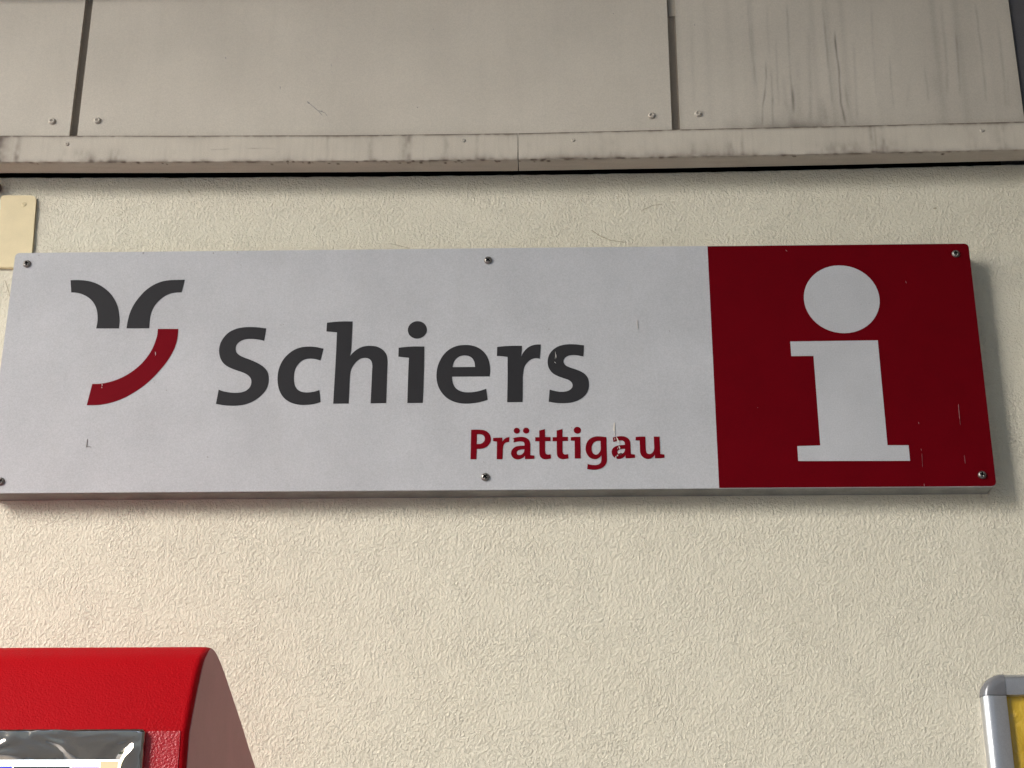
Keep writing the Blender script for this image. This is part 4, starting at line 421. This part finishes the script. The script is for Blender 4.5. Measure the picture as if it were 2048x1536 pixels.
# drip ledge in two lengths with a butt joint
jx = DATA['joint_x']
def ledge(xa, xb, seed):
    lo, hi = max(xa, -.72), min(xb, .80)
    gx = np.concatenate([[xa] if xa < lo - 1e-6 else [], np.arange(lo, hi, .00125), [xb]])
    top = np.interp(gx, ltx, ltz); bot = np.interp(gx, lbx, lbz); und = np.interp(gx, lux, luz)
    lip = (vnoise(seed, gx, gx * 0, .006, 1) - .5) * .0007; bot = bot + lip
    rows = [(YP + .004, top - .0002, -1), (YL + .0012, top - .0001, -.5), (YL + .0003, top - .0004, -.2), (YL, top - .0012, 0)]
    nf = 28
    for i in range(1, nf + 1): rows.append((YL, top - .0012 + (bot + .0014 - top + .0012) * i / nf, i / nf))
    rows += [(YL + .0004, bot + .0005, 1.05), (YL + .0013, bot, 1.1)]
    for i in range(1, 13): rows.append((YL + .0013 + (YB - YL - .0013) * i / 12, bot + (und - bot) * i / 12, 1.1 + i / 12))
    rows.append((YB, und + .004, 2.3))
    nx = len(gx); nr = len(rows); V = []; GR = []
    for (y, z, s) in rows:
        z = np.broadcast_to(z, gx.shape); V += np.stack([gx, np.full(nx, y), z], 1).tolist()
        S = np.full(nx, s)
        a = vnoise(seed + 1, gx, S, .05, .6); b = vnoise(seed + 2, gx, S, .006, .14); c = vnoise(seed + 3, gx, S, .02, 1.2); st_ = vnoise(seed + 6, gx, S * 0, .004, 1.)
        g = np.zeros(nx)
        f1 = vnoise(seed + 11, gx, S, .0032, .22); f2 = vnoise(seed + 12, gx, S, .011, .30); f3 = vnoise(seed + 13, gx, S * 0, .0026, 1.)
        if s <= 1.02:
            q = max(s, 0)
            g += .85 * math.exp(-q / .035) * (.35 + .75 * b) + .55 * math.exp(-q / .13) * np.clip(vnoise(seed + 14, gx, S * 0, .045, 1) - .52, 0, 1) * (.4 + f1)
            g += .40 * math.exp(-(1 - min(q, 1)) / .07) * (.25 + b) * (.3 + c) + .6 * math.exp(-(1 - min(q, 1)) / .22) * np.clip(vnoise(seed + 15, gx, S * 0, .06, 1) - .5, 0, 1) * (.2 + f2 + .4 * f1)
            g += .10 * np.clip(f3 - .55, 0, 1) * (.5 + f2) + .03 * f1 + .04 * a
            g += .80 * np.exp(-np.clip(gx + .636, 0, 9) / .012) * (.6 + .5 * b)
            for px_, w_, q_, top_ in ((40, 4, .45, 0), (36, 3, .3, .5), (133, 5, .14, .5), (165, 14, .2, .5), (190, 10, .18, .5), (232, 22, .16, .4), (340, 20, .12, .5), (660, 4, .18, 0), (745, 5, .22, 0), (812, 9, .26, 0), (822, 5, .26, 0), (893, 8, .25, 0), (955, 4, .12, 0), (1060, 8, .10, .4), (1205, 16, .10, .1), (1225, 8, .10, .3), (1382, 4, .28, .55), (1412, 8, .10, .5), (1456, 7, .28, .55), (1480, 4, .22, .3), (1670, 45, .32, .62), (1735, 4, .30, 0), (1742, 3, .2, 0), (1757, 5, .26, 0), (1768, 20, .22, .6), (1800, 7, .10, .2), (1850, 5, .10, 0), (1930, 12, .12, 0), (1982, 6, .16, 0), (1995, 4, .14, 0)):
                cx_ = -.63546 + px_ * .000648; sm = 1 / (1 + math.exp(-(q - top_) / .07)) if top_ else 1
                g += q_ * sm * np.exp(-((gx - cx_) / (w_ * .00065)) ** 2) * (.35 + .8 * f1) * (.55 + .5 * b)
            crk = .60 - .10 * np.sin((gx + .38) / .075 * 1.6) ; g += .38 * np.exp(-((q - crk) / .022) ** 2) * ((gx > -.378) & (gx < -.27)) * np.clip(vnoise(seed + 18, gx, S * 0, .012, 1) - .25, 0, 1) * (.5 + b)
        else:
            g += .06 + .10 * a + 1.0 * math.exp(-(s - 1.05) / .09) * np.clip(b - .3, 0, 1) * (.4 + c) + .18 * math.exp(-(s - 1.05) / .06)
            g += .16 * np.clip(vnoise(seed + 16, gx, S, .03, .12) - .55, 0, 1)
        V_ = g; GR += V_.tolist()
    # drip spots along the lip
    GR = np.array(GR).reshape(nr, nx); VV = np.array(V).reshape(nr, nx, 3); rs_ = np.random.default_rng(seed + 9)
    for _ in range(54):
        cx_ = rs_.choice([rs_.uniform(-.30, .10), rs_.uniform(-.60, .62)], p=[.75, .25]); sr = rs_.uniform(.0006, .0019); cy_ = YL + rs_.uniform(.0008, .007)
        d2 = ((VV[..., 0] - cx_) / (sr * 1.3)) ** 2 + ((VV[..., 1] - cy_) / sr) ** 2 + np.clip((VV[..., 2] - np.interp(cx_, lbx, lbz)) / .002, 0, 9) ** 2
        GR += rs_.uniform(.4, .95) * np.exp(-d2 ** 2)
    idx = np.arange(nx * nr).reshape(nr, nx)
    F = np.stack([idx[:-1, :-1].ravel(), idx[:-1, 1:].ravel(), idx[1:, 1:].ravel(), idx[1:, :-1].ravel()], 1).tolist()
    F += [tuple(idx[:, 0]), tuple(idx[::-1, -1])]
    o = mesh_obj('drip_ledge', V, F, M_LEDGE, fas, attr={'grime': np.clip(GR * 1.25, 0, .95).ravel()}, fix=False)
    return o
l1 = ledge(-2.6, jx - .0005, 21); l2 = ledge(jx + .0005, 1.04, 61)
bpy.context.view_layer.update()
for i, (x, z) in enumerate(DATA['ledge_rivets']): place('rivet', rs, x, YL, z, l1 if i < 2 else l2)

box('shade_strip', -2.6, prx, YP - .045, YP - .0005, 3.005, 3.08, M_CLAD, fas, .002)  # unseen strip added to shade the top of the panels

post = empty('corner_post', (prx + .1, -.02, 2.9), 'anthracite metal corner cladding beside the streaked right fascia panel', 'corner post')
box('casing', prx + .0015, 1.04, YP + .004, .10, 2.745, CANZ - .002, M_POST, post, .002)

# ---------------------------------------------------------------- sign
YS = -.026
sign = empty('information_sign', (0, YS, ZO), 'long silver and red station information sign reading Schiers Prättigau', 'sign')
face = sheet('face_panel', [[rrect(-SW / 2, SW / 2, 0, SH, .0055)]], YS + .0023, YS, [M_SIGN], sign, ZO)
fr = sheet('mounting_frame', [[rrect(-SW / 2 + .003, SW / 2 - .003, -.0004, SH - .003, .004)]], .001, YS + .0024, M_GALV, sign, ZO)
rx = DATA['red_x']
sheet('red_field', [[rrect(rx, SW / 2 - .0002, .0004, SH - .0004, .0054, 6, (1, 0, 0, 1))]], YS + .0001, YS - .00025, M_RED, sign, ZO)
def glyph(name, g, y1, m, parent):
    groups = [[spline(c) for c in g['c']]] + [[circle(x, z, r)] for x, z, r in g['d']]
    return sheet(name, groups, YS + .0001, y1, m, parent, ZO)
GM = {'g': M_GREY, 'r': M_REDLET, 'w': M_SIGN}
for g in DATA['letters']: glyph('letter', g, YS - .0004, GM[g['m']], sign)
for g in DATA['logo']: glyph('logo_arc', g, YS - .0004, GM[g['m']], sign)
for g in DATA['info']: glyph('information_symbol', g, YS - .0005, M_SIGN, sign)
for ck in 'dwckpq':
    G = [[stroke(p, max(w * (.7 if ck in 'pqw' else 1), .00026), rng)] for p, w, c in DATA['marks'] if c == ck]
    if G:
        o = sheet('scratch_marks', G, YS - .0002, YS - .0008, MK[ck], sign, ZO); o['kind'] = 'stuff'

def screw_mesh(r, h):
    n, m = 48, 14; V = []; F = []; MI = []
    rr = [1 - (i / (m - 1)) for i in range(m)]; dark = []
    for q in rr:
        for i in range(n):
            a = 2 * math.pi * i / n; x, z = r * q * math.cos(a), r * q * math.sin(a)
            y = -h * (1 - q ** 2.6) ** .6 - .0002
            ca, sa = math.cos(.5), math.sin(.5); u, v_ = x * ca + z * sa, -x * sa + z * ca
            ins = (abs(u) < r * .17 and abs(v_) < r * .56) or (abs(v_) < r * .17 and abs(u) < r * .56)
            if ins: y = -h * .25
            dark.append(ins); V.append((x, y, z))
    for k in range(m - 1):
        for i in range(n):
            f = (k * n + i, k * n + (i + 1) % n, (k + 1) * n + (i + 1) % n, (k + 1) * n + i); F.append(f); MI.append(int(sum(dark[q] for q in f) >= 2))  # slot faces painted dark for the shade inside them
    b = len(V); V += [(r * math.cos(2 * math.pi * i / n), 0, r * math.sin(2 * math.pi * i / n)) for i in range(n)]
    for i in range(n): F.append((b + i, b + (i + 1) % n, (i + 1) % n, i)); MI.append(0)
    me = bpy.data.meshes.new('screw'); me.from_pydata(V, [], F); me.materials.append(M_SCREW); me.materials.append(M_DARK); me.polygons.foreach_set('material_index', MI)
    bm = bmesh.new(); bm.from_mesh(me); bmesh.ops.recalc_face_normals(bm, faces=bm.faces); bm.to_mesh(me); bm.free()
    me.polygons.foreach_set('use_smooth', [True] * len(me.polygons)); return me
scr = screw_mesh(.0052, .0034)
bpy.context.view_layer.update()
for k, (x, z) in enumerate(DATA['screws']): place('screw', scr, x, YS, ZO + z, sign, k * .9 + .3)
place('drain_hole', sheet('drain_hole', [[circle(.571, 0, .0016, 12)]], 0, 0.001, M_DARK).data, 0, YS + .012, ZO, sign)
bpy.data.objects.remove([o for o in bpy.data.objects if o.name == 'drain_hole'][0])
dh = [o for o in bpy.data.objects if o.name.startswith('drain_hole')][0]; dh.name = 'drain_hole'; dh.rotation_euler.x = math.pi / 2; dh.location.z += .0012; dh.location.y += 0

# ---------------------------------------------------------------- cream cover plate and cable behind the sign
pl = empty('cover_plate', (-.61, 0, 2.65), 'smooth cream cover plate on the wall behind the upper left corner of the sign', 'cover plate')
p = DATA['plate']
def fillet(P, r):
    out = []
    for i, q in enumerate(P):
        a, b, c = np.array(P[i - 1]), np.array(q), np.array(P[(i + 1) % len(P)]); rr = r[i]
        if rr == 0: out.append(tuple(q)); continue
        u = (a - b) / np.linalg.norm(a - b); w = (c - b) / np.linalg.norm(c - b)
        for t in np.linspace(0, 1, 7):
            s, e = b + u * rr, b + w * rr
            out.append(tuple((1 - t) ** 2 * s + 2 * t * (1 - t) * b + t * t * e))
    return out
outl = fillet(p, [0, 0, .004, .009, .009, 0])
cen = np.mean(outl, 0)
V, F = sheet_geo([[outl]], .0004, -.0034)
inner = [tuple(cen + (np.array(q) - cen) * .985) for q in outl]
sheet('plate_sheet', [[outl]], .0004, -.0034, M_PLATE, pl)
sheet('raised_face', [[inner]], -.0033, -.0042, M_PLATE, pl)
bpy.context.view_layer.update()
place('screw', rivet_mesh('plate_screw', .0032, .0009, M_PLATE), *[DATA['plate_screw'][0], -.0042, DATA['plate_screw'][1]], pl)
kx, kz = DATA['knob']
V = []; F = []; n = 14
for k, (x, q) in enumerate([(-.95, 1), (kx - .002, 1), (kx + .001, .92), (kx + .003, .6), (kx + .0038, .01)]):
    V += [(x, -.007 + DATA['knob_r'] * q * math.cos(2 * math.pi * i / n), kz + 1.3 * DATA['knob_r'] * q * math.sin(2 * math.pi * i / n)) for i in range(n)]
for k in range(4):
    for i in range(n): F.append((k * n + i, k * n + (i + 1) % n, (k + 1) * n + (i + 1) % n, (k + 1) * n + i))
o = mesh_obj('wall_cable', V, F, M_CABLE, smooth=True); tag(o, 'brown rounded cable end above the cream cover plate', 'cable')

# ---------------------------------------------------------------- red ticket machine
mx = DATA['machine_x']; prof = [tuple(q) for q in DATA['machine_prof']]
mach = empty('ticket_machine', (mx - .35, -.23, 0), 'red ticket machine with rounded hood and chrome screen bezel below the sign', 'ticket machine')
# smooth the traced side outline, then close it down the back to the platform
body = [(prof[0][0], 0.0, 1)] + [(prof[0][0], prof[0][1], 0), (prof[1][0], prof[1][1], 0), (-.4588, 1.9065, 0)] + [(y, z, 0) for y, z in prof[3:]] + [(-.03, 1.9125, 1), (-.03, 0.0, 1)]
body = [body[0], (prof[0][0], 1.905, 1)] + body[4:]
O = np.array(spline(body, 6))
def offset(O, d):
    t = np.roll(O, -1, 0) - np.roll(O, 1, 0); t /= np.linalg.norm(t, axis=1)[:, None]; nrm = np.stack([-t[:, 1], t[:, 0]], 1)
    c = O.mean(0); s = np.sign(np.sum(nrm * (O - c), 1).mean()); return O + nrm * s * np.asarray(d)[:, None]
wgt = np.clip((-.385 - O[:, 0]) / .05, 0, 1)
rings = [(mx - .72, .0052), (mx - .0065, .0052), (mx - .0042, .0047), (mx - .0022, .0034), (mx - .0008, .0016), (mx, 0.)]
V = []; F = []; n = len(O)
for x, d in rings:
    q = offset(O, d * (wgt + (1 - wgt) * .15)); V += [(x, a, b) for a, b in q]
for k in range(len(rings) - 1):
    for i in range(n): F.append((k * n + i, k * n + (i + 1) % n, (k + 1) * n + (i + 1) % n, (k + 1) * n + i))
F += [tuple(range(n)), tuple(range((len(rings) - 1) * n, len(rings) * n))]
o = mesh_obj('housing', V, F, M_MACH, mach, smooth=True)
md = o.modifiers.new('edge', 'EDGE_SPLIT'); md.split_angle = math.radians(32)
Q = offset(O, np.full(n, -.0004)); sp = [(a, b) for a, b in Q]
V = [(mx - .001, a, b) for a, b in sp] + [(mx + .0006, a, b) for a, b in sp]
F = [tuple(range(n)), tuple(range(n, 2 * n))] + [(i, (i + 1) % n, n + (i + 1) % n, n + i) for i in range(n)]
mesh_obj('side_panel', V, F, M_MSIDE, mach)
yf = prof[0][0] - .0052
M_FRONT = plain('red_coarse_glare_paint', (.38, .004, .010), .30, 0, .6, .05, 430, .0010, .03)  # glossier red put in to imitate glare on the upright front
box('glare_plate', mx - .72, mx - .0062, yf - .0004, yf + .002, .02, 1.9055, M_FRONT, mach)
bx1, bz1 = DATA['bezel_out'][2][0] + .0004, DATA['bezel_out'][0][1] + .0004; bx0, bz0 = mx - .72 + (mx - bx1), 1.50
ix1, iz1 = DATA['bezel_in'][2][0], DATA['bezel_in'][1][1] + .0004; wx, wz_ = bx1 - ix1, bz1 - iz1
steps = [(0., .001), (0., -.0035), (.04, -.0055), (.12, -.0068), (.28, -.0074), (.45, -.0072), (.62, -.0066), (.78, -.0057), (.9, -.0047), (1., -.0034), (1., .001)]
V = []; F = []
cut = .0022
for f, dy in steps:
    a0, a1, c0, c1 = bx0 + wx * f, bx1 - wx * f, bz0 + wz_ * f, bz1 - wz_ * f; cc = cut * (1 - f) + .0004
    ring = [(a1 - cc, c1), (a1, c1 - cc), (a1, c0 + cc), (a1 - cc, c0), (a0 + cc, c0), (a0, c0 + cc), (a0, c1 - cc), (a0 + cc, c1)]
    V += [(x, yf + dy, z) for x, z in ring]
for k in range(len(steps) - 1):
    for i in range(8): F.append((k * 8 + i, k * 8 + (i + 1) % 8, (k + 1) * 8 + (i + 1) % 8, (k + 1) * 8 + i))
bz = mesh_obj('screen_bezel', V, F, M_CHROME, mach, smooth=True); md = bz.modifiers.new('edge', 'EDGE_SPLIT'); md.split_angle = math.radians(38)
scn = box('screen', bx0 + wx - .001, ix1 + .001, yf - .0016, yf + .001, bz0 + wz_, iz1 + .001, screen_mat('lit_screen', (.86, .93, 1.), SCRE), mach)
ys = yf - .0016
for (a, b, zt, zb, c) in ((-.92, -.388, .0052, .02, (.03, .03, .25)), (-.387, -.338, .0054, .02, (.03, .03, .035)), (-.337, -.3125, .0054, .02, (.26, .20, .36)), (-.312, -.2965, .0012, .02, (.36, .23, .14))):
    box('screen_tile', a, b, ys - .0003, ys + .0005, iz1 - zb, iz1 - zt, screen_mat('screen_tile_colour', c, SCRE * .8), scn)

# ---------------------------------------------------------------- snap frame with yellow poster
fx0 = (DATA['poster_tl'][0][0] + DATA['poster_tl'][3][0]) / 2; fz1 = DATA['poster_tl'][1][1] + .0002
ixp = (DATA['poster_in'][0][0] + DATA['poster_in'][2][0]) / 2; izp = DATA['poster_in'][0][1]
fw, fh = ixp - fx0, fz1 - izp; fx1, fz0 = fx0 + .46, 1.4
pf = empty('poster_frame', (fx0 + .23, 0, 1.73), 'silver snap frame with rounded grey corner holding a creased yellow poster', 'poster frame')
pr = [(0, 0), (0, -.006), (.03, -.0085), (.10, -.0115), (.2, -.0135), (.32, -.0144), (.45, -.0146), (.93, -.0138), (.985, -.0132), (1, -.012), (1, -.004)]
def rail(a, b, vertical, flip):
    V = []; F = []
    for e in (a, b):
        for (f, y) in pr:
            if vertical: V.append((fx0 + f * fw if not flip else fx1 - f * fw, y, e))
            else: V.append((e, y, fz1 - f * fh if not flip else fz0 + f * fh))
    m = len(pr)
    for i in range(m - 1): F.append((i, i + 1, m + i + 1, m + i))
    F += [tuple(range(m)), tuple(range(m, 2 * m))]
    o = mesh_obj('frame_profile', V, F, M_ALU, pf, smooth=True); md = o.modifiers.new('edge', 'EDGE_SPLIT'); md.split_angle = math.radians(40)
rail(fz0 + fh, izp - .0005, True, False); rail(fz0 + fh, izp - .0005, True, True); rail(ixp + .0003, fx1 - fw, False, False); rail(ixp, fx1 - fw, False, True)
for sx, sz in ((0, 1), (1, 1), (0, 0), (1, 0)):
    V = []; F = []; m = len(pr); na = 12
    cx = ixp if not sx else fx1 - fw; cz = izp if sz else fz0 + fh
    for k in range(na + 1):
        a = math.radians(90 * k / na)
        for (f, y) in pr: V.append((cx + (1 if sx else -1) * (1 - f) * fw * 1.012 * math.cos(a), y * 1.05, cz + (1 if sz else -1) * (1 - f) * fh * 1.012 * math.sin(a)))
    for k in range(na):
        for i in range(m - 1): F.append((k * m + i, k * m + i + 1, (k + 1) * m + i + 1, (k + 1) * m + i))
    F += [tuple(range(m)), tuple(range(na * m, (na + 1) * m))]
    o = mesh_obj('frame_corner', V, F, M_CORNER, pf, smooth=True); md = o.modifiers.new('edge', 'EDGE_SPLIT'); md.split_angle = math.radians(40)
gx = np.linspace(ixp - .004, fx1 - fw + .004, 130); gz = np.linspace(fz0 + fh - .004, izp + .004, 160); X, Z = np.meshgrid(gx, gz)
d = (X - (ixp + .0045)) * .80 + (Z - (izp - .012)) * .6          # fold in the clear cover running down to the right
Y = -.0055 - .0016 * np.exp(-np.abs(d) / .0035) - .0012 * vnoise(71, X, Z, .03, .05) - .0009 * vnoise(73, X, Z, .012, .03)
idx = np.arange(X.size).reshape(X.shape)
poster = mesh_obj('poster', np.stack([X.ravel(), Y.ravel(), Z.ravel()], 1), np.stack([idx[:-1, :-1].ravel(), idx[:-1, 1:].ravel(), idx[1:, 1:].ravel(), idx[1:, :-1].ravel()], 1).tolist(), M_POSTER, pf, smooth=True)
